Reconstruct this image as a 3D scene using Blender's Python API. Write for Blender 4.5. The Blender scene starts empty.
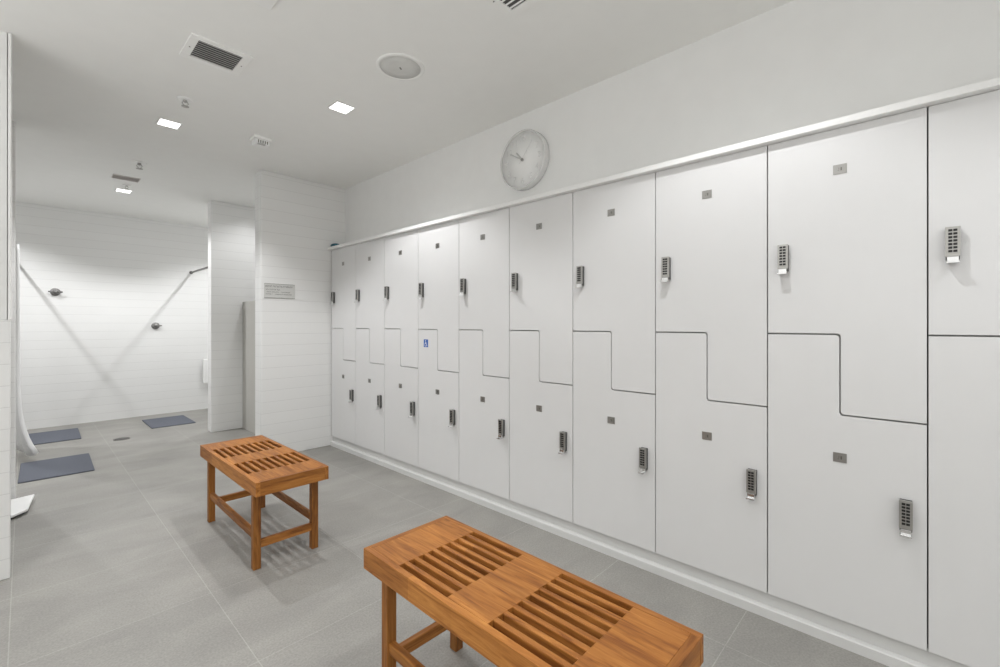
import bpy, bmesh, math, random
from mathutils import Vector, Matrix
random.seed(7)
PI = math.pi
col = bpy.context.scene.collection
scene = bpy.context.scene

# ------------------------------------------------------------------ materials
def new_mat(name):
    m = bpy.data.materials.new(name); m.use_nodes = True
    nt = m.node_tree
    return m, nt, nt.nodes['Principled BSDF']

def plain(name, rgb, rough=.5, metal=0.0, emit=None, strength=0.0, noise=0.0, spec=.5):
    m, nt, b = new_mat(name)
    b.inputs['Roughness'].default_value = rough
    b.inputs['Metallic'].default_value = metal
    b.inputs['Specular IOR Level'].default_value = spec
    b.inputs['Base Color'].default_value = (*rgb, 1)
    if noise:
        n = nt.nodes.new('ShaderNodeTexNoise'); n.inputs['Scale'].default_value = 9; n.inputs['Detail'].default_value = 6
        tc = nt.nodes.new('ShaderNodeTexCoord'); nt.links.new(tc.outputs['Object'], n.inputs['Vector'])
        r = nt.nodes.new('ShaderNodeValToRGB')
        r.color_ramp.elements[0].position = .3; r.color_ramp.elements[1].position = .7
        r.color_ramp.elements[0].color = (*[c*(1-noise) for c in rgb], 1)
        r.color_ramp.elements[1].color = (*[min(1, c*(1+noise)) for c in rgb], 1)
        nt.links.new(n.outputs['Fac'], r.inputs['Fac']); nt.links.new(r.outputs['Color'], b.inputs['Base Color'])
    if emit:
        b.inputs['Emission Color'].default_value = (*emit, 1); b.inputs['Emission Strength'].default_value = strength
    return m

def tile_mat(name, rgb=(.79, .79, .78), w=40.0, h=.1015):
    """glazed white wall tile; runs along x or y as the face turns"""
    m, nt, b = new_mat(name); N = nt.nodes; L = nt.links
    b.inputs['Roughness'].default_value = .28
    geo = N.new('ShaderNodeNewGeometry')
    sp = N.new('ShaderNodeSeparateXYZ'); L.new(geo.outputs['Position'], sp.inputs[0])
    sn = N.new('ShaderNodeSeparateXYZ'); L.new(geo.outputs['Normal'], sn.inputs[0])
    ab = N.new('ShaderNodeMath'); ab.operation = 'ABSOLUTE'; L.new(sn.outputs['X'], ab.inputs[0])
    gt = N.new('ShaderNodeMath'); gt.operation = 'GREATER_THAN'; gt.inputs[1].default_value = .5; L.new(ab.outputs[0], gt.inputs[0])
    mx = N.new('ShaderNodeMix'); mx.data_type = 'FLOAT'
    L.new(gt.outputs[0], mx.inputs[0]); L.new(sp.outputs['X'], mx.inputs[2]); L.new(sp.outputs['Y'], mx.inputs[3])
    cb = N.new('ShaderNodeCombineXYZ'); 
    sx = N.new('ShaderNodeMath'); sx.operation = 'ADD'; sx.inputs[1].default_value = 17; L.new(mx.outputs[0], sx.inputs[0])
    sz = N.new('ShaderNodeMath'); sz.operation = 'ADD'; sz.inputs[1].default_value = .0075; L.new(sp.outputs['Z'], sz.inputs[0])
    L.new(sx.outputs[0], cb.inputs['X']); L.new(sz.outputs[0], cb.inputs['Y'])
    br = N.new('ShaderNodeTexBrick')
    br.inputs['Scale'].default_value = 1; br.inputs['Brick Width'].default_value = w; br.offset = .5; br.inputs['Row Height'].default_value = h
    br.inputs['Mortar Size'].default_value = .0022; br.inputs['Mortar Smooth'].default_value = .4
    br.inputs['Color1'].default_value = (*rgb, 1); br.inputs['Color2'].default_value = (*[c*.985 for c in rgb], 1)
    br.inputs['Mortar'].default_value = (*[c*.86 for c in rgb], 1)
    L.new(cb.outputs[0], br.inputs['Vector']); L.new(br.outputs['Color'], b.inputs['Base Color'])
    no = N.new('ShaderNodeTexNoise'); no.inputs['Scale'].default_value = 14; L.new(cb.outputs[0], no.inputs['Vector'])
    ml = N.new('ShaderNodeMath'); ml.operation = 'MULTIPLY_ADD'; ml.inputs[1].default_value = -1; ml.inputs[2].default_value = 1
    L.new(br.outputs['Fac'], ml.inputs[0])
    ad = N.new('ShaderNodeMath'); ad.operation = 'MULTIPLY_ADD'; ad.inputs[1].default_value = .25
    L.new(no.outputs['Fac'], ad.inputs[0]); L.new(ml.outputs[0], ad.inputs[2])
    bp = N.new('ShaderNodeBump'); bp.inputs['Strength'].default_value = .36; bp.inputs['Distance'].default_value = .003
    L.new(ad.outputs[0], bp.inputs['Height']); L.new(bp.outputs[0], b.inputs['Normal'])
    return m

def floor_mat():
    m, nt, b = new_mat('grey_stone_tile'); N = nt.nodes; L = nt.links
    geo = N.new('ShaderNodeNewGeometry')
    mp = N.new('ShaderNodeMapping'); mp.inputs['Location'].default_value = (.04 + .61*10, -.535 + .59*10, 0)
    L.new(geo.outputs['Position'], mp.inputs['Vector'])
    br = N.new('ShaderNodeTexBrick'); br.offset = 0; br.inputs['Scale'].default_value = 1
    br.inputs['Brick Width'].default_value = .61; br.inputs['Row Height'].default_value = .59
    br.inputs['Mortar Size'].default_value = .0018; br.inputs['Mortar Smooth'].default_value = .2; br.inputs['Bias'].default_value = 0
    br.inputs['Color1'].default_value = (.298, .290, .272, 1); br.inputs['Color2'].default_value = (.278, .271, .254, 1)
    br.inputs['Mortar'].default_value = (.375, .367, .345, 1)
    L.new(mp.outputs[0], br.inputs['Vector'])
    # cloudy stone veining, stretched diagonally
    m2 = N.new('ShaderNodeMapping'); m2.inputs['Rotation'].default_value = (0, 0, .6); m2.inputs['Scale'].default_value = (1.3, 2.4, 1)
    L.new(geo.outputs['Position'], m2.inputs['Vector'])
    n1 = N.new('ShaderNodeTexNoise'); n1.inputs['Scale'].default_value = 1.6; n1.inputs['Detail'].default_value = 8; n1.inputs['Roughness'].default_value = .62; n1.inputs['Distortion'].default_value = .6
    L.new(m2.outputs[0], n1.inputs['Vector'])
    r1 = N.new('ShaderNodeValToRGB'); r1.color_ramp.elements[0].position = .3; r1.color_ramp.elements[1].position = .72
    r1.color_ramp.elements[0].color = (.86, .86, .86, 1); r1.color_ramp.elements[1].color = (1.13, 1.13, 1.12, 1)
    L.new(n1.outputs['Fac'], r1.inputs['Fac'])
    n2 = N.new('ShaderNodeTexNoise'); n2.inputs['Scale'].default_value = 130; n2.inputs['Detail'].default_value = 3
    L.new(geo.outputs['Position'], n2.inputs['Vector'])
    r2 = N.new('ShaderNodeValToRGB'); r2.color_ramp.elements[0].position = .35; r2.color_ramp.elements[1].position = .65
    r2.color_ramp.elements[0].color = (.90, .89, .89, 1); r2.color_ramp.elements[1].color = (1.09, 1.09, 1.08, 1)
    L.new(n2.outputs['Fac'], r2.inputs['Fac'])
    x1 = N.new('ShaderNodeMix'); x1.data_type = 'RGBA'; x1.blend_type = 'MULTIPLY'; x1.inputs[0].default_value = 1
    L.new(br.outputs['Color'], x1.inputs[6]); L.new(r1.outputs['Color'], x1.inputs[7])
    x2 = N.new('ShaderNodeMix'); x2.data_type = 'RGBA'; x2.blend_type = 'MULTIPLY'; x2.inputs[0].default_value = 1
    L.new(x1.outputs[2], x2.inputs[6]); L.new(r2.outputs['Color'], x2.inputs[7])
    L.new(x2.outputs[2], b.inputs['Base Color'])
    b.inputs['Roughness'].default_value = .55
    bp = N.new('ShaderNodeBump'); bp.inputs['Strength'].default_value = .10; bp.inputs['Distance'].default_value = .002
    L.new(n2.outputs['Fac'], bp.inputs['Height']); L.new(bp.outputs[0], b.inputs['Normal'])
    return m

def wood_mat(name, axis, seed=0.0, dark=1.0):
    """oiled teak; grain and staves run along axis (0 = x, 1 = y, 2 = z)"""
    m, nt, b = new_mat(name); N = nt.nodes; L = nt.links
    tc = N.new('ShaderNodeTexCoord')
    oi = N.new('ShaderNodeObjectInfo')
    mp = N.new('ShaderNodeMapping')
    sc = [16.0, 16.0, 16.0]; sc[axis] = 1.3
    mp.inputs['Scale'].default_value = sc; mp.inputs['Location'].default_value = (seed, seed*1.7, seed*.6)
    L.new(tc.outputs['Object'], mp.inputs['Vector'])
    n1 = N.new('ShaderNodeTexNoise'); n1.inputs['Scale'].default_value = 3.4; n1.inputs['Detail'].default_value = 8
    n1.inputs['Roughness'].default_value = .6; n1.inputs['Distortion'].default_value = 1.3
    L.new(mp.outputs[0], n1.inputs['Vector'])
    rp = N.new('ShaderNodeValToRGB'); e = rp.color_ramp.elements
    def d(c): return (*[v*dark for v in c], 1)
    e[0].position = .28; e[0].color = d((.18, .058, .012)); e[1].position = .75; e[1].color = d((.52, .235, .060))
    k = e.new(.5); k.color = d((.36, .142, .031))
    L.new(n1.outputs['Fac'], rp.inputs['Fac'])
    # staves: one tone per 4 cm strip across the grain
    sp = N.new('ShaderNodeSeparateXYZ'); L.new(tc.outputs['Object'], sp.inputs[0])
    fl = N.new('ShaderNodeMath'); fl.operation = 'MULTIPLY'; fl.inputs[1].default_value = 26
    L.new(sp.outputs['X' if axis != 0 else 'Z'], fl.inputs[0])
    f2 = N.new('ShaderNodeMath'); f2.operation = 'FLOOR'; L.new(fl.outputs[0], f2.inputs[0])
    s2 = N.new('ShaderNodeMath'); s2.operation = 'MULTIPLY'; s2.inputs[1].default_value = 1.4; L.new(sp.outputs['Y'], s2.inputs[0])
    f3 = N.new('ShaderNodeMath'); f3.operation = 'FLOOR'; L.new(s2.outputs[0], f3.inputs[0])
    cb = N.new('ShaderNodeCombineXYZ'); L.new(f2.outputs[0], cb.inputs['X']); L.new(f3.outputs[0], cb.inputs['Y']); cb.inputs['Z'].default_value = seed
    wn = N.new('ShaderNodeTexWhiteNoise'); L.new(cb.outputs[0], wn.inputs['Vector'])
    r2 = N.new('ShaderNodeValToRGB'); r2.color_ramp.elements[0].color = (.74, .68, .64, 1); r2.color_ramp.elements[1].color = (1.18, 1.17, 1.13, 1)
    L.new(wn.outputs['Value'], r2.inputs['Fac'])
    x = N.new('ShaderNodeMix'); x.data_type = 'RGBA'; x.blend_type = 'MULTIPLY'; x.inputs[0].default_value = 1
    L.new(rp.outputs['Color'], x.inputs[6]); L.new(r2.outputs['Color'], x.inputs[7])
    L.new(x.outputs[2], b.inputs['Base Color'])
    b.inputs['Roughness'].default_value = .5; b.inputs['Specular IOR Level'].default_value = .28
    bp = N.new('ShaderNodeBump'); bp.inputs['Strength'].default_value = .12; bp.inputs['Distance'].default_value = .002
    L.new(n1.outputs['Fac'], bp.inputs['Height']); L.new(bp.outputs[0], b.inputs['Normal'])
    return m

def mat_rubber():
    m, nt, b = new_mat('blue_grey_mat'); N = nt.nodes; L = nt.links
    tc = N.new('ShaderNodeTexCoord')
    n = N.new('ShaderNodeTexNoise'); n.inputs['Scale'].default_value = 120; L.new(tc.outputs['Object'], n.inputs['Vector'])
    r = N.new('ShaderNodeValToRGB'); r.color_ramp.elements[0].color = (.082, .092, .118, 1); r.color_ramp.elements[1].color = (.128, .138, .168, 1)
    L.new(n.outputs['Fac'], r.inputs['Fac']); L.new(r.outputs['Color'], b.inputs['Base Color'])
    bp = N.new('ShaderNodeBump'); bp.inputs['Strength'].default_value = .5; bp.inputs['Distance'].default_value = .003
    L.new(n.outputs['Fac'], bp.inputs['Height']); L.new(bp.outputs[0], b.inputs['Normal'])
    b.inputs['Roughness'].default_value = .8
    return m

M = dict(
    paint=plain('white_wall_paint', (.81, .81, .80), .6, noise=.012),
    ceiling=plain('ceiling_paint', (.85, .85, .83), .8, noise=.008),
    tile=tile_mat('white_wall_tile'),
    floor=floor_mat(),
    laminate=plain('white_laminate', (.715, .713, .712), .38, noise=.006, spec=.35),
    carcass=plain('grey_gap_edge', (.42, .42, .41), .7, noise=.02),
    plinth=plain('white_plinth', (.64, .64, .63), .5, noise=.01),
    steel=plain('brushed_steel', (.44, .43, .41), .40, 1.0, noise=.06),
    dark_metal=plain('dark_shower_metal', (.24, .235, .23), .35, 1.0, noise=.05),
    chrome=plain('polished_chrome', (.80, .80, .80), .12, 1.0, noise=.01),
    black=plain('black_keys', (.012, .012, .012), .4, noise=.1),
    plate=plain('satin_steel_plate', (.36, .352, .335), .36, 1.0, noise=.05),
    engrave=plain('engraving', (.14, .135, .12), .6, .3, noise=.05),
    blue=plain('sticker_blue', (.01, .10, .42), .4, noise=.02),
    white=plain('white_plastic', (.86, .86, .85), .35, noise=.008),
    offwhite=plain('soft_white_plastic', (.87, .87, .85), .45, noise=.01),
    dark=plain('dark_void', (.09, .09, .088), .8, noise=.05),
    slat=plain('grey_vent_slat', (.46, .46, .44), .5, noise=.04),
    vent_grey=plain('pale_vent_grey', (.70, .67, .65), .5, noise=.03),
    mesh_grey=plain('speaker_mesh', (.64, .64, .62), .7, noise=.05),
    lamp=plain('lamp_diffuser', (1, 1, 1), .4, 0, (1, .985, .96), 6.0, noise=.001),
    numeral=plain('pale_grey_numeral', (.73, .73, .72), .6, noise=.02),
    hand=plain('silver_hand', (.55, .55, .54), .3, .4, noise=.02),
    face=plain('clock_face_white', (.86, .86, .85), .5, noise=.006),
    rim=plain('clock_rim', (.74, .74, .73), .15, .1, noise=.01),
    signplate=plain('sign_grey', (.60, .60, .58), .4, .1, noise=.02),
    ink=plain('sign_ink', (.10, .10, .10), .6, noise=.05),
    rubber=mat_rubber(),
    cloth=plain('white_curtain_cloth', (.82, .82, .82), .85, noise=.02),
    panel=plain('shade_grey_panel', (.47, .46, .43), .45, noise=.02),  # beige-grey base colour darkened to stand for the shade on this panel
    teal=plain('dark_teal_cloth', (.012, .10, .15), .7, noise=.15),
    drain=plain('drain_metal', (.16, .15, .14), .45, .7, noise=.1),
    wood_y=wood_mat('teak_long_grain', 1, 1.3),
    wood_x=wood_mat('teak_cross_grain', 0, 4.1, .93),
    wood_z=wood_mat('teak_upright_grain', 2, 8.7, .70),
    wood_r=wood_mat('teak_rail_grain', 1, 12.1, .80),
)

# ------------------------------------------------------------------ mesh helper
class MB:
    def __init__(s): s.v = []; s.f = []; s.m = []; s.mats = []; s.smooth = []
    def mi(s, m):
        m = M[m] if isinstance(m, str) else m
        if m not in s.mats: s.mats.append(m)
        return s.mats.index(m)
    def add(s, vs, fs, m, smooth=False):
        o = len(s.v); s.v += [tuple(v) for v in vs]; k = s.mi(m)
        for f in fs: s.f.append([i+o for i in f]); s.m.append(k); s.smooth.append(smooth)
        return s
    def box(s, x0, x1, y0, y1, z0, z1, m, rot=None, piv=None):
        vs = [Vector((x, y, z)) for z in (z0, z1) for y in (y0, y1) for x in (x0, x1)]
        if rot is not None:
            p = Vector(piv or ((x0+x1)/2, (y0+y1)/2, (z0+z1)/2)); vs = [rot @ (v-p) + p for v in vs]
        return s.add(vs, [(0, 2, 3, 1), (4, 5, 7, 6), (0, 1, 5, 4), (2, 6, 7, 3), (0, 4, 6, 2), (1, 3, 7, 5)], m)
    def lathe(s, prof, m, axis='z', n=32, c=(0, 0, 0), close=True, smooth=True):
        """prof: list of (r, h) ; revolved about an axis through c"""
        vs = []; fs = []
        for r, h in prof:
            for k in range(n):
                a = 2*PI*k/n; p, q = r*math.cos(a), r*math.sin(a)
                w = {'z': (p, q, h), 'x': (h, p, q), 'y': (q, h, p)}[axis]
                vs.append((w[0]+c[0], w[1]+c[1], w[2]+c[2]))
        for i in range(len(prof)-1):
            for k in range(n):
                a, b2 = i*n+k, i*n+(k+1) % n
                fs.append((a, b2, b2+n, a+n))
        if close:
            if prof[0][0] > 1e-6: fs.append(tuple(range(n-1, -1, -1)))
            if prof[-1][0] > 1e-6: fs.append(tuple((len(prof)-1)*n+k for k in range(n)))
        return s.add(vs, fs, m, smooth)
    def tube(s, path, r, m, n=12):
        path = [Vector(p) for p in path]; vs = []; fs = []
        for i, p in enumerate(path):
            t = (path[min(i+1, len(path)-1)] - path[max(i-1, 0)]).normalized()
            u = t.cross(Vector((0, 0, 1)) if abs(t.z) < .9 else Vector((1, 0, 0))).normalized(); w = t.cross(u)
            rr = r[i] if isinstance(r, (list, tuple)) else r
            for k in range(n):
                a = 2*PI*k/n; vs.append(p + u*rr*math.cos(a) + w*rr*math.sin(a))
        for i in range(len(path)-1):
            for k in range(n):
                a, b2 = i*n+k, i*n+(k+1) % n; fs.append((a, b2, b2+n, a+n))
        fs.append(tuple(range(n-1, -1, -1))); fs.append(tuple((len(path)-1)*n+k for k in range(n)))
        return s.add(vs, fs, m, True)
    def prism_x(s, poly, x0, x1, m):
        """poly in (y, z), extruded along x"""
        n = len(poly)
        vs = [(x0, y, z) for y, z in poly] + [(x1, y, z) for y, z in poly]
        fs = [tuple(range(n)), tuple(range(2*n-1, n-1, -1))] + [(i, i+n, (i+1) % n+n, (i+1) % n) for i in range(n)]
        return s.add(vs, fs, m)
    def prism_z(s, poly, z0, z1, m):
        n = len(poly)
        vs = [(x, y, z0) for x, y in poly] + [(x, y, z1) for x, y in poly]
        fs = [tuple(range(n-1, -1, -1)), tuple(range(n, 2*n))] + [(i, (i+1) % n, (i+1) % n+n, i+n) for i in range(n)]
        return s.add(vs, fs, m)
    def build(s, name, parent=None, bevel=0.0, loc=None, seg=2, label=None, kind=None):
        me = bpy.data.meshes.new(name); me.from_pydata(s.v, [], s.f)
        for m in s.mats: me.materials.append(m)
        for p, k, sm in zip(me.polygons, s.m, s.smooth): p.material_index = k; p.use_smooth = sm
        bm = bmesh.new(); bm.from_mesh(me); bmesh.ops.recalc_face_normals(bm, faces=bm.faces); bm.to_mesh(me); bm.free()
        o = bpy.data.objects.new(name, me); col.objects.link(o)
        if parent is not None: o.parent = parent
        if loc is not None: o.location = loc
        if bevel:
            b = o.modifiers.new('bevel', 'BEVEL'); b.width = bevel; b.segments = seg; b.limit_method = 'ANGLE'; b.angle_limit = math.radians(40)
        if label: o['label'] = label
        if kind: o['kind'] = kind
        return o

def tag(o, label, cat, group=None):
    o['label'] = label; o['category'] = cat
    if group: o['group'] = group
    return o
def thing(name, label, cat, loc=(0, 0, 0), rotz=0, group=None):
    o = bpy.data.objects.new(name, None); o.empty_display_size = .1; col.objects.link(o)
    o.location = loc; o.rotation_euler = (0, 0, rotz)
    return tag(o, label, cat, group)
def dup(o, parent=None, loc=None, rotz=None, label=None):
    c = o.copy(); col.objects.link(c)
    if parent is not None: c.parent = parent
    if loc is not None: c.location = loc
    if rotz is not None: c.rotation_euler = (0, 0, rotz)
    if label: c['label'] = label
    for ch in list(o.children): dup(ch, c)
    return c
def struct(name, mb, bevel=0): return mb.build(name, None, bevel, kind='structure')

# ------------------------------------------------------------------ sizes
EYE = 1.1952; ZC = 2.5676; XD = 2.081; XW = 2.235; W = .47364; Y0 = -.0118
YP = 4.263; YB = 7.395; ZB = .0966; ZT = 1.9265
XL = -2.4; YF = -1.6; XR = 2.62

# ------------------------------------------------------------------ the setting
struct('floor', MB().box(XL-.1, XR+.1, YF-.1, YB+.1, -.08, 0, 'floor'))
struct('ceiling', MB().box(XL-.1, XR+.1, YF-.1, YB+.1, ZC, ZC+.08, 'ceiling'))
struct('wall_back', MB().box(XL-.1, XR+.1, YB, YB+.1, 0, ZC, 'tile'))
struct('wall_front', MB().box(XL-.1, XR+.1, YF-.1, YF, 0, ZC, 'paint'))
struct('wall_left', MB().box(XL-.1, XL, YF, YB, 0, ZC, 'tile'))
# the right wall: painted bulkhead above the locker niche, niche back, tiled behind the partition
struct('wall_right', MB().box(XW, XR+.1, YF, YP, ZT+.028, ZC, 'paint').box(XR, XR+.1, YF, YB, 0, ZC-.0005, 'tile'))
struct('wall_right_pier', MB().box(2.06, XR+.1, YF, Y0-W-.003, 0, ZC, 'paint'))
struct('wall_partition_right', MB().box(1.435, XR, YP, YP+.147, 0, ZC, 'tile'), .006)
struct('wall_partition_shower', MB().box(1.414, XR, 5.72, 5.85, 0, ZC, 'tile'), .006)
struct('wall_partition_low', MB().box(1.728, 1.768, YP+.147, 5.72, .0, 1.455, 'panel'), .002)
struct('wall_partition_left', MB().box(XL, -.0465, 3.13, 3.27, 0, 1.217, 'tile').box(XL, -.0558, 3.133, 3.267, 1.217, ZC, 'paint'), .003)
struct('wall_partition_stall', MB().box(XL, -.042, 4.46, 4.60, 0, ZC, 'tile'), .006)
struct('trim_1', MB().box(-.0532, -.0415, 3.124, 3.272, 1.217, ZC-.002, 'white'), .003)

# ------------------------------------------------------------------ lockers
def rounded(poly, r, idx):
    """round the corners listed in idx of a (y, z) polygon"""
    out = []; n = len(poly)
    for i, p in enumerate(poly):
        if i not in idx: out.append(p); continue
        P = Vector(p); A = Vector(poly[i-1]); B = Vector(poly[(i+1) % n])
        a = (A-P).normalized()*r; b = (B-P).normalized()*r
        c = P+a+b
        for k in range(7):
            t = k/6*PI/2
            out.append(tuple(c - b*math.cos(t) - a*math.sin(t)) if False else tuple(c - a*math.sin(t) - b*math.cos(t)))
        seg = out[-7:]
        # run from the previous edge to the next edge
        if (Vector(seg[0])-A).length > (Vector(seg[-1])-A).length: out[-7:] = seg[::-1]
    return out

G = .0021; GZ = .0029; ZS1 = 1.158; ZS2 = .858; TH = .019
# local frame of a locker column: x = 0 at the door face, y = 0 at the near edge, y = W at the far edge, z from the floor
yc = .2363
up_poly = rounded([(W-G, ZT), (W-G, ZS1+GZ), (yc-G, ZS1+GZ), (yc-G, ZS2+GZ), (G, ZS2+GZ), (G, ZT)], .012, (2, 3))
lo_poly = rounded([(W-G, ZB), (W-G, ZS1-GZ), (yc+G, ZS1-GZ), (yc+G, ZS2-GZ), (G, ZS2-GZ), (G, ZB)], .012, (2, 3))

def make_lock(parent, y, z0):
    """z0 = foot of the lock, faces -x; 35 mm wide, 118 mm tall"""
    h = .118; hw = .0175
    b = MB()
    b.box(-.018, 0, y-hw*.92, y+hw*.92, z0+.012, z0+h-.002, 'dark')
    b.box(-.026, -.0175, y-hw, y+hw, z0+.022, z0+h, 'steel')
    b.box(-.020, -.004, y-hw*.8, y+hw*.8, z0+.004, z0+.024, 'steel')
    # two columns of keys on the face
    b.box(-.0266, -.0255, y-.0125, y+.0125, z0+.032, z0+h-.005, 'steel')
    for k in range(7):
        zz = z0+.0355+k*.0112
        for s in (-1, 1):
            b.box(-.0285, -.026, y+s*.0057-.0048, y+s*.0057+.0048, zz, zz+.0075, 'black')
    # thumb latch at the foot
    b.box(-.043, -.012, y-.0155, y+.0155, z0, z0+.005, 'chrome')
    b.box(-.030, -.018, y-.0135, y+.0135, z0+.005, z0+.021, 'chrome')
    return b.build('keypad_lock', parent, .0016, label='steel keypad lock with black push buttons and a chrome thumb latch')
def make_plate(parent, y, z):
    b = MB().box(-.0022, 0, y-.0205, y+.0205, z-.0175, z+.0175, 'plate')
    b.box(-.0026, -.002, y-.006, y-.002, z-.006, z+.006, 'engrave').box(-.0026, -.002, y+.002, y+.0035, z-.002, z+.006, 'engrave')
    b.box(-.0026, -.002, y+.002, y+.007, z-.006, z-.0045, 'engrave')
    return b.build('number_plate', parent, .0012, label='small square metal plate')

def make_locker(loc, label):
    t = thing('locker', label, 'locker', loc, group='white Z-door locker columns along the right wall')
    c = MB()
    c.box(TH+.003, .42, .001, W-.001, ZB+.002, ZT-.001, 'carcass')
    c.build('carcass', t, label='grey locker carcass behind the door gaps')
    for poly, ly, lz, pz in ((up_poly, W-.0585, 1.393, 1.773), (lo_poly, .054, .477, .700)):
        d = MB().prism_x(poly, 0, TH, 'laminate').build('door', t, .0014)
        make_lock(d, ly, lz); make_plate(d, yc, pz)
    return t
ORD = ['first', 'second', 'third', 'fourth', 'fifth', 'sixth', 'seventh', 'eighth', 'ninth']
def lk_label(k):      # k = 1 at the tiled partition
    if k == 1: return 'white Z-door locker column touching the tiled partition wall, furthest from the camera'
    if k == 4: return 'white Z-door locker column with the blue wheelchair sticker on its lower door'
    if k == 5: return 'white Z-door locker column just right of the one with the wheelchair sticker'
    if k == 3: return 'white Z-door locker column just left of the one with the wheelchair sticker'
    if k == 10: return 'white Z-door locker column cut off by the right edge of the photo'
    if k == 9: return 'largest fully visible white Z-door locker column, second from the right edge'
    return 'white Z-door locker column, %s counting from the tiled partition wall' % ORD[k-1]
lk = None
for k in range(10, 0, -1):
    i = 9-k
    loc = (XD, Y0+i*W, 0)
    if lk is None: lk = make_locker(loc, lk_label(k)); cur = lk
    else: cur = dup(lk, None, loc, 0, lk_label(k))
    if k == 4:
        lower = [c for c in cur.children if c.name.startswith('door')][1]
        b = MB(); y, z, s = .3746, 1.053, 1.0
        b.box(-.0012, 0, y-.026, y+.026, z-.029, z+.029, 'blue')
        def q(pts): b.add([(-.0016, y-p[0], z+p[1]) for p in pts], [tuple(range(len(pts)))], 'white')
        q([(-.003+.0045*math.cos(a*PI/5), .0185+.0045*math.sin(a*PI/5)) for a in range(10)])
        def bar(p0, p1, w):
            d = Vector((p1[0]-p0[0], p1[1]-p0[1])).normalized(); n_ = Vector((-d.y, d.x))*w/2
            q([(p0[0]+n_.x, p0[1]+n_.y), (p1[0]+n_.x, p1[1]+n_.y), (p1[0]-n_.x, p1[1]-n_.y), (p0[0]-n_.x, p0[1]-n_.y)])
        bar((-.003, .0125), (-.002, -.004), .0045); bar((-.0025, .005), (.008, .005), .0035)
        bar((-.003, -.004), (.009, -.004), .0045); bar((.009, -.003), (.013, -.019), .0045); bar((.012, -.018), (.018, -.018), .004)
        arc = [(-.001+.0125*math.cos(a), -.010+.0125*math.sin(a)) for a in [math.radians(110+j*22) for j in range(11)]]
        for a0, a1 in zip(arc, arc[1:]): bar(a0, a1, .0035)
        b.build('accessibility_sticker', lower, label='blue square sticker with a white wheelchair symbol')

YN = Y0-W   # near end of the row
ledge = MB().box(2.047, XW, YN, YP, ZT+.0015, ZT+.027, 'white').build('locker_top_board', None, .003)
tag(ledge, 'long narrow white board running along the top of all the lockers', 'ledge')
prof = [(2.072, 0), (2.073, .036), (2.077, .039), (2.100, .040), (2.101, ZB), (2.13, ZB), (2.13, 0)]
pl = MB().add([(x, y, z) for y in (YN, YP) for x, z in prof], [tuple(range(7)), tuple(range(13, 6, -1))]+[(i, (i+1) % 7, (i+1) % 7+7, i+7) for i in range(7)], 'plinth').build('locker_plinth')
tag(pl, 'low white plinth running along the floor under all the lockers', 'plinth')

# small teal thing at the far end of the ledge
b = MB().lathe([(.0, .0), (.040, .001), (.045, .008), (.040, .019), (.022, .026), (0, .028)], 'teal', n=24)
o = b.build('folded_cloth', None, loc=(2.092, 4.19, ZT+.027)); o.scale = (.95, 1.4, 1.25)
tag(o, 'small dark teal cloth left on the far end of the board above the lockers', 'cloth')

# ------------------------------------------------------------------ benches
BW, BL, BH = .355, .970, .45
def make_bench(loc, rotz, label):
    """origin at the near left corner on the floor, x across, y along"""
    t = thing('slatted_bench', label, 'bench', loc, rotz, 'teak benches in front of the lockers')
    zt, zb = BH, BH-.058
    m0 = .021; L1, L2, L3, L4 = .172, .402, .560, .792     # near end board | slots | middle board | slots | far end board
    for a, c in ((.022, L1), (L2, L3), (L4, BL-.022)): MB().box(m0, BW-m0, a, c, zb, zt, 'wood_y').build('seat_board', t, .0012)
    ns = 8; sw = .0205; lw = (BW-2*m0-9*sw)/8
    for a, c in ((L1, L2), (L3, L4)):
        for k in range(ns):
            x0 = m0+sw+k*(sw+lw)
            MB().box(x0, x0+lw, a-.003, c+.003, zb+.002, zt-.0008, 'wood_y').build('slat', t, .003)
    za = BH-.068
    for x0 in (0, BW-m0): MB().box(x0, x0+m0, 0, BL, za, zt, 'wood_y').build('side_board', t, .0016)
    for y0 in (0, BL-.022): MB().box(m0-.0005, BW-m0+.0005, y0, y0+.022, za, zt, 'wood_x').build('end_board', t, .0016)
    q = .035; ix, iy = .017, .083
    xs = (ix, BW-ix-q); ys = (iy, BL-iy-q)
    for x in xs:
        for y in ys:
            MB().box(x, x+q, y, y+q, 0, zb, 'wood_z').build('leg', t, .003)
    for x in xs: MB().box(x+.006, x+q-.006, ys[0]+q-.003, ys[1]+.003, .142, .178, 'wood_r').build('stretcher', t, .003)
    for y in ys: MB().box(xs[0]+q-.003, xs[1]+.003, y+.006, y+q-.006, .098, .136, 'wood_x').build('stretcher', t, .003)
    return t
bench = make_bench((.767, .387, 0), math.radians(-.5), 'nearer teak bench in the foreground, cut off by the bottom edge of the photo')
dup(bench, None, (.744, 2.276, 0), math.radians(0), 'further teak bench standing whole on the floor before the tiled partition')

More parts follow.
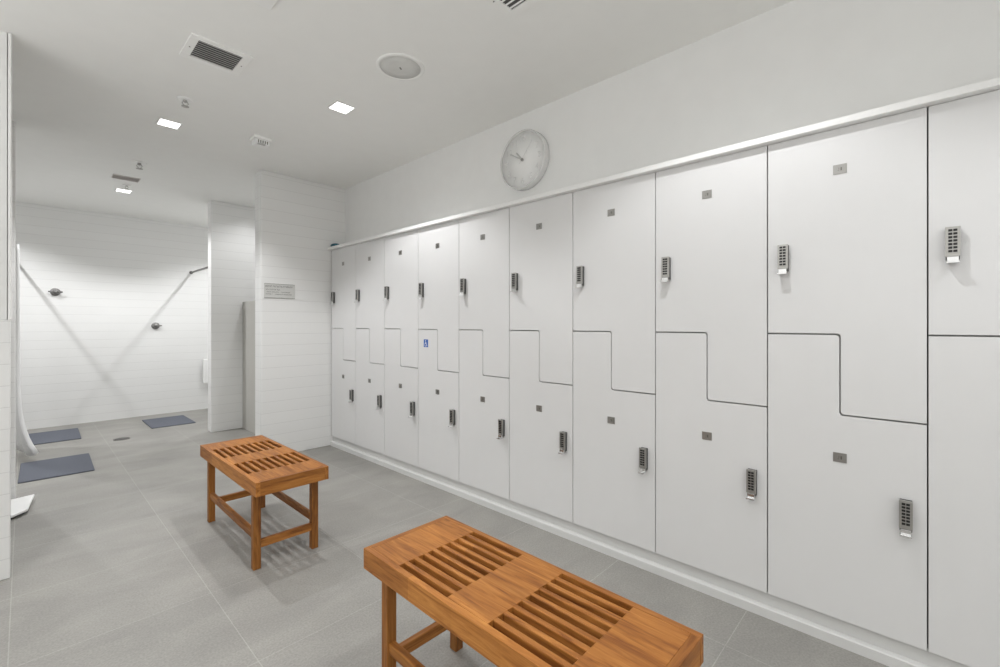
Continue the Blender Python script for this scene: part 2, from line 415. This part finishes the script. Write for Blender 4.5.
# ------------------------------------------------------------------ shower area
def mat_at(x0, y0, x1, y1, rz, label):
    w, l = x1-x0, y1-y0; pts = []; r = .012
    for cx, cy, a0 in ((w/2-r, l/2-r, 0), (-w/2+r, l/2-r, 90), (-w/2+r, -l/2+r, 180), (w/2-r, -l/2+r, 270)):
        for j in range(5): a = math.radians(a0+j*22.5); pts.append((cx+r*math.cos(a), cy+r*math.sin(a)))
    o = MB().prism_z(pts, 0, .009, 'rubber').build('bath_mat', None, .002, loc=((x0+x1)/2, (y0+y1)/2, 0)); o.rotation_euler.z = rz
    return tag(o, label, 'mat', 'blue-grey rubber bath mats on the shower floor')
mat_at(-.028, 4.93, .402, 5.605, -.02, 'blue-grey bath mat nearest the camera, in front of the white curtain')
mat_at(-.012, 6.40, .415, 7.06, -.02, 'blue-grey bath mat behind the curtain hem at the left of the back wall')
mat_at(1.0, 6.42, 1.428, 7.055, .0, 'blue-grey bath mat beside the shower partition, furthest right')

dr = thing('floor_drain', 'small dark round drain set in the grey shower floor', 'drain', (.698, 6.079, 0))
MB().lathe([(.070, 0), (.070, .002), (.062, .003)], 'drain', n=28, close=True).build('drain_ring', dr)
b = MB()
for k in range(-4, 5):
    h = math.sqrt(max(0, .056**2-(k*.0125)**2)); b.box(k*.0125-.003, k*.0125+.003, -h, h, .003, .0045, 'dark')
b.build('drain_grate', dr)

def valve(loc, label, lever):
    t = thing('shower_valve', label, 'shower valve', loc)
    MB().lathe([(.045, .004), (.045, -.006), (.036, -.012), (.018, -.014)], 'dark_metal', axis='y', n=28).build('escutcheon', t)
    h = MB().lathe([(.024, -.012), (.026, -.040), (.021, -.058), (0, -.060)], 'dark_metal', axis='y', n=24).build('valve_body', t)
    b = MB(); b.tube([(0, -.045, 0), (lever*.035, -.047, .001), (lever*.062, -.048, .002)], [.011, .010, .008], 'dark_metal')
    if lever < 0: b.tube([(0, -.045, 0), (.06, -.045, 0)], [.011, .008], 'dark_metal')
    b.build('lever', h)
    return t
valve((.248, YB, 1.575), 'steel shower valve on the back wall at upper left, left of the crossing shadows', -1)
valve((1.19, YB, 1.178), 'steel shower valve on the back wall, right of centre above the right mat', 1)

def rod(x, z, y0, y1, label):
    t = thing('curtain_rod', label, 'curtain rod', (x, 0, 0))
    MB().tube([(0, y0, z), (0, y1, z)], .013, 'dark_metal').build('rod', t)
    for y, d in ((y0, 1), (y1, -1)):
        MB().lathe([(.022, y), (.022, y+d*.008), (.018, y+d*.02), (.016, y+d*.03)], 'dark_metal', axis='y', n=24, c=(0, 0, z)).build('wall_flange', t)
    return t
rod(1.59, 1.915, 5.85, YB, 'bare steel curtain rod running from the back wall behind the shower partition')
rod(-.064, 1.905, 4.60, YB, 'steel curtain rod holding the white shower curtain at the left')

# curtain hanging in folds from the left rod; its hem sweeps out to the right
vs, fs = [], []; nu, nv = 90, 24
for i in range(nu+1):
    u = i/nu; y = 5.64+u*.62
    for j in range(nv+1):
        v = j/nv; z = 1.885-v*(1.885-.035)
        amp = .016+.010*v; x = amp*math.sin(u*2*PI*7) + .004*math.sin(u*41)
        fl = max(0, 1-u/.8)**.7*max(0, (v-.60)/.40)**3
        vs.append((x+.11*fl, y+.04*fl*math.sin(u*26), z+.016*fl*(1+math.sin(u*34))))
for i in range(nu):
    for j in range(nv):
        a = i*(nv+1)+j; fs.append((a, a+1, a+nv+2, a+nv+1))
cu = MB().add(vs, fs, 'cloth', True).build('shower_curtain', None, loc=(-.052, 0, 0))
sm = cu.modifiers.new('thick', 'SOLIDIFY'); sm.thickness = .003
tag(cu, 'white shower curtain hanging at the left, its hem flaring out over the floor', 'curtain')

# white low platform poking out behind the near left wall
t = thing('bathroom_scale', 'flat white slab on the floor just past the left wall edge', 'scale', (0, 0, 0))
MB().prism_z([(-.34, 4.33), (.048, 4.43), (.015, 4.11), (-.05, 4.035), (-.34, 3.95)], .018, .034, 'white').build('platform', t, .004)
MB().prism_z([(-.32, 4.31), (.03, 4.405), (.0, 4.13), (-.055, 4.06), (-.32, 3.98)], 0, .018, 'dark').build('base', t, label='dark base under the white slab')

# folding seat on the back wall, half hidden by the shower partition
t = thing('folding_shower_seat', 'white fold-up shower seat on the back wall, half hidden by the shower partition', 'shower seat', (1.735, YB, 0))
MB().box(-.02, .33, -.085, -.05, .37, .71, 'white').build('seat_panel', t, .008)
for x in (.03, .25): MB().box(x, x+.03, -.055, .004, .40, .68, 'steel').build('bracket', t, .003)

# ------------------------------------------------------------------ sign on the partition
t = thing('wall_sign', 'small grey notice with dark lettering on the tiled partition', 'sign', (1.595, YP, 1.498))
MB().box(-.134, .134, -.005, 0, -.066, .066, 'signplate').build('sign_plate', t, .0015)
b = MB()
b.box(-.132, .132, -.0056, -.0048, .062, .0645, 'engrave').box(-.132, .132, -.0056, -.0048, -.0645, -.062, 'engrave')
def glyphs(x0, x1, z, h, gap):
    x = x0
    while x < x1:
        n_ = random.randint(3, 7)
        for _ in range(n_):
            if x > x1: break
            k = random.random(); w = h*.55
            b.box(x, x+h*.13, -.0056, -.0048, z, z+h, 'ink')
            if k < .75: b.box(x, x+w, -.0056, -.0048, z+(h*.86 if k < .4 else h*.43), z+(h if k < .4 else h*.57), 'ink')
            if k > .3: b.box(x+w-h*.13, x+w, -.0056, -.0048, z, z+h*(1 if k > .6 else .5), 'ink')
            x += h*.82
        x += gap
glyphs(-.124, .105, .033, .0145, .006)
glyphs(-.120, .000, .006, .0105, .005)
glyphs(-.112, -.004, -.014, .0080, .004); glyphs(.012, .092, -.014, .0080, .004)
glyphs(-.120, -.062, -.034, .0090, .004); glyphs(-.040, .104, -.034, .0080, .004)
b.build('lettering', t, label='dark illegible lines of lettering')

# ------------------------------------------------------------------ clock (faces -x)
ck = thing('wall_clock', 'round white wall clock with pale numerals above the lockers', 'clock', (XW, 1.868, 2.251))
R = .187; DP = .056
MB().lathe([(R-.004, 0), (R, -.004), (R, -DP+.004), (R-.003, -DP), (R-.007, -DP), (R-.009, -DP+.006), (R-.009, -DP+.014)], 'rim', axis='x', n=72, close=False).build('rim', ck)
MB().lathe([(R-.007, -.002), (R-.007, -DP+.014)], 'face', axis='x', n=72).build('face', ck)
XF = -DP+.0135
for k in range(1, 13):
  for ci, ch in enumerate(str(k)):
    cu_ = bpy.data.curves.new('numeral', 'FONT'); cu_.body = ch; cu_.size = .056; cu_.align_x = 'CENTER'; cu_.align_y = 'CENTER'; cu_.extrude = .0004
    tmp = bpy.data.objects.new('tmp', cu_); me = bpy.data.meshes.new_from_object(tmp); bpy.data.objects.remove(tmp)
    me.materials.clear(); me.materials.append(M['numeral'])
    a = 2*PI*k/12; px, pz = .137*math.sin(a)+(ci-.5)*.030*(k > 9), .137*math.cos(a)
    me.transform(Matrix(((0, 0, -1, XF-.001), (-1, 0, 0, -px), (0, 1, 0, pz), (0, 0, 0, 1))))
    o = bpy.data.objects.new('numeral', me); col.objects.link(o); o.parent = ck
def hand(name, ang, ln, w, tail, m, off):
    d = Vector((math.sin(ang), math.cos(ang))); n_ = Vector((-d.y, d.x))
    p = [d*-tail+n_*w/2, d*ln+n_*w*.35, d*ln-n_*w*.35, d*-tail-n_*w/2]
    MB().prism_x([(-v.x, v.y) for v in p], XF-off-.0015, XF-off, m).build(name, ck)
hand('hour_hand', math.radians(318), .075, .012, .015, 'hand', .003)
hand('minute_hand', math.radians(300), .115, .010, .018, 'hand', .006)
hand('second_hand', math.radians(40), .13, .0022, .03, 'numeral', .009)
MB().lathe([(.009, XF), (.009, XF-.011), (.004, XF-.012)], 'plate', axis='x', n=20).build('centre_cap', ck)

# ------------------------------------------------------------------ ceiling fittings
def ceiling_vent(loc, rotz, label, fw, fl, gw, gl, ns, frame_m='offwhite', slat_m='slat', back_m='dark', fill=.34):
    t = thing('ceiling_vent', label, 'vent', loc, rotz)
    b = MB(); d = .007
    b.box(-fw/2, fw/2, -fl/2, -gl/2, -d, 0, frame_m).box(-fw/2, fw/2, gl/2, fl/2, -d, 0, frame_m)
    b.box(-fw/2, -gw/2, -gl/2, gl/2, -d, 0, frame_m).box(gw/2, fw/2, -gl/2, gl/2, -d, 0, frame_m)
    b.build('frame', t, .0015)
    MB().box(-gw/2, gw/2, -gl/2, gl/2, -.0012, 0, back_m).build('backing', t)
    for k in range(ns):
        y = -gl/2+gl*(k+.5)/ns
        MB().box(-gw/2, gw/2, y-gl/ns*fill, y+gl/ns*fill, -.0052, -.0036, slat_m, rot=Matrix.Rotation(.35, 3, 'X')).build('slat', t)
    if fw > .22:
        for s in (-1, 1): MB().lathe([(.0035, -d), (.0035, -d-.001)], 'engrave', n=10, c=(s*(gw+fw)/4, 0, 0)).build('screw', t)
    return t
ceiling_vent((.672, 2.622, ZC), 0, 'square ceiling vent with a white frame and dark louvres, left of the round speaker', .268, .245, .192, .180, 9)
ceiling_vent((1.362, 1.208, ZC), PI/2, 'ceiling vent with black louvres cut off by the top edge of the photo', .265, .265, .185, .185, 7, 'ceiling', 'white', 'dark', .13)
ceiling_vent((.652, 5.43, ZC), 0, 'small grey ceiling vent over the showers, behind the farthest square light', .20, .145, .19, .13, 7, 'vent_grey', 'vent_grey', 'vent_grey')

def ceiling_light(loc, label):
    t = thing('ceiling_light', label, 'light', loc, 0, 'square recessed ceiling lights')
    b = MB(); a, c, d = .066, .055, .004
    b.box(-a, a, -a, -c, -d, 0, 'white').box(-a, a, c, a, -d, 0, 'white').box(-a, -c, -c, c, -d, 0, 'white').box(c, a, -c, c, -d, 0, 'white')
    b.build('trim_ring', t, .001)
    MB().box(-c, c, -c, c, -.0025, -.0005, 'lamp').build('diffuser', t, label='glowing white square')
    return t
cl = ceiling_light((1.377, 2.676, ZC), 'square ceiling light nearest the wall clock, brightest of the three')
dup(cl, None, (.678, 3.747, ZC), 0, 'square ceiling light in front of the sprinkler, left of the tiled partition')
dup(cl, None, (.698, 5.965, ZC), 0, 'square ceiling light over the showers, farthest of the three')

def sprinkler(loc, label, s=1.0):
    t = thing('sprinkler_head', label, 'sprinkler', loc, 0, 'ceiling sprinkler heads')
    MB().lathe([(.042*s, 0), (.041*s, -.004), (.030*s, -.007), (.014*s, -.008)], 'white', n=28).build('escutcheon', t)
    b = MB().lathe([(.011*s, -.006), (.011*s, -.016*s), (.007*s, -.02*s)], 'steel', n=16)
    for sgn in (-1, 1): b.tube([(sgn*.009*s, 0, -.014*s), (sgn*.016*s, 0, -.026*s), (sgn*.004*s, 0, -.042*s)], .0026*s, 'steel', 8)
    b.build('frame', t)
    MB().lathe([(.005*s, -.041*s), (.020*s, -.044*s), (.020*s, -.0455*s), (0, -.0455*s)], 'steel', n=20).build('deflector', t)
    return t
sprinkler((.672, 3.27, ZC), 'sprinkler head on the ceiling between the square vent and the middle light')
sprinkler((.668, 4.83, ZC), 'sprinkler head on the ceiling nearer the camera than the small grey vent', 1.2)
sprinkler((.690, 5.70, ZC), 'tiny sprinkler head on the ceiling between the grey vent and the farthest light', .8)

t = thing('ceiling_speaker', 'large round flush speaker in the ceiling right of the square vent', 'speaker', (1.377, 2.028, ZC))
MB().lathe([(.128, 0), (.127, -.004), (.122, -.007), (.108, -.007), (.106, -.004)], 'ceiling', n=56, close=False).build('rim', t)
MB().lathe([(.107, -.001), (.107, -.0045), (.06, -.0055), (0, -.006)], 'mesh_grey', n=56).build('grille', t)
MB().box(-.010, .010, -.003, .003, -.0075, -.0058, 'engrave', rot=Matrix.Rotation(.6, 3, 'Z')).build('emblem', t)

t = thing('access_panel', 'white square panel on the ceiling cut off by the top edge of the photo', 'panel', (.626, 1.967, ZC))
MB().box(-.115, .105, -.105, .09, -.012, 0, 'white').build('cover', t, .004)

t = thing('fire_alarm', 'white box alarm on the ceiling by the end of the tiled partition', 'alarm', (1.195, 3.555, ZC))
MB().box(-.06, .06, -.055, .055, -.022, 0, 'offwhite').build('base', t, .004)
MB().box(-.048, .048, -.047, .040, -.058, -.022, 'white').build('housing', t, .006)
b = MB()
for k in range(5): b.box(-.032+k*.015, -.026+k*.015, -.0485, -.046, -.050, -.030, 'engrave')
b.box(-.034, .018, -.049, -.030, -.0595, -.052, 'slat').build('sounder_slots', t)

# ------------------------------------------------------------------ lamps
def spot(x, y, power, cone=120, blend=.42, rad=.022):
    l = bpy.data.lights.new('downlight', 'SPOT'); l.energy = power; l.spot_size = math.radians(cone); l.spot_blend = blend
    l.shadow_soft_size = rad; l.color = (.985, .99, 1.0)
    o = bpy.data.objects.new('downlight', l); col.objects.link(o); o.location = (x, y, ZC-.012)
    return o
P = 47.5
for x, y, k in ((1.377, 2.676, 1.15), (1.377, .53, .78), (.678, 3.747, 1.4), (.698, 5.965, 1.55), (.68, 1.53, .28), (.68, -.7, .5),
                (-.95, 1.53, .9), (-.95, -.4, .5), (1.5, -1.0, .5),
                (-.42, 6.5, 1.4), (2.0, 6.4, 1.2), (1.98, 4.95, .5), (-.9, 3.85, .5)):
    spot(x, y, P*k, 160 if y == 4.95 else 136 if y > 5.5 else 120)
# unseen soft area fills, added only to brighten the room
def area(loc, size, power):
    l = bpy.data.lights.new('fill_light', 'AREA'); l.energy = power; l.shape = 'RECTANGLE'; l.size, l.size_y = size; l.color = (.985, .99, 1.0)
    o = bpy.data.objects.new('fill_light', l); col.objects.link(o); o.location = loc
    return o
area((-1.4, .6, ZC-.02), (1.2, 3.0), 10)
a = area((.0, YF+.03, 1.3), (4.0, 2.2), 12); a.rotation_euler = (PI/2, 0, PI)
a.rotation_euler = (-PI/2, 0, 0)
a = area((XL+.03, .8, 1.3), (2.2, 4.0), 3); a.rotation_euler = (0, -PI/2, 0)

a = area((-1.6, .8, 1.0), (1.2, 3.5), 38); a.rotation_euler = (PI, 0, 0)  # added upward fill with no fitting, lifts the ceiling
a = area((-1.5, 6.0, 1.5), (1.6, 2.2), 9); a.rotation_euler = (0, -PI/2, 0)  # added fill inside the hidden left stall
w = bpy.data.worlds.new('World'); scene.world = w; w.use_nodes = True
w.node_tree.nodes['Background'].inputs[0].default_value = (1, 1, 1, 1); w.node_tree.nodes['Background'].inputs[1].default_value = .3

# ------------------------------------------------------------------ camera
cd = bpy.data.cameras.new('camera'); cam = bpy.data.objects.new('camera', cd); col.objects.link(cam)
cam.location = (0, 0, EYE); cam.rotation_euler = (PI/2, 0, -.814733)
cd.sensor_width = 36; cd.lens = 36*.44844; cd.shift_y = -.00907; cd.clip_start = .02
scene.camera = cam
scene.view_settings.view_transform = 'Standard'
scene.view_settings.look = 'None'
scene.view_settings.exposure = -0.09
scene.cycles.use_denoising = True
scene.cycles.max_bounces = 12; scene.cycles.diffuse_bounces = 8
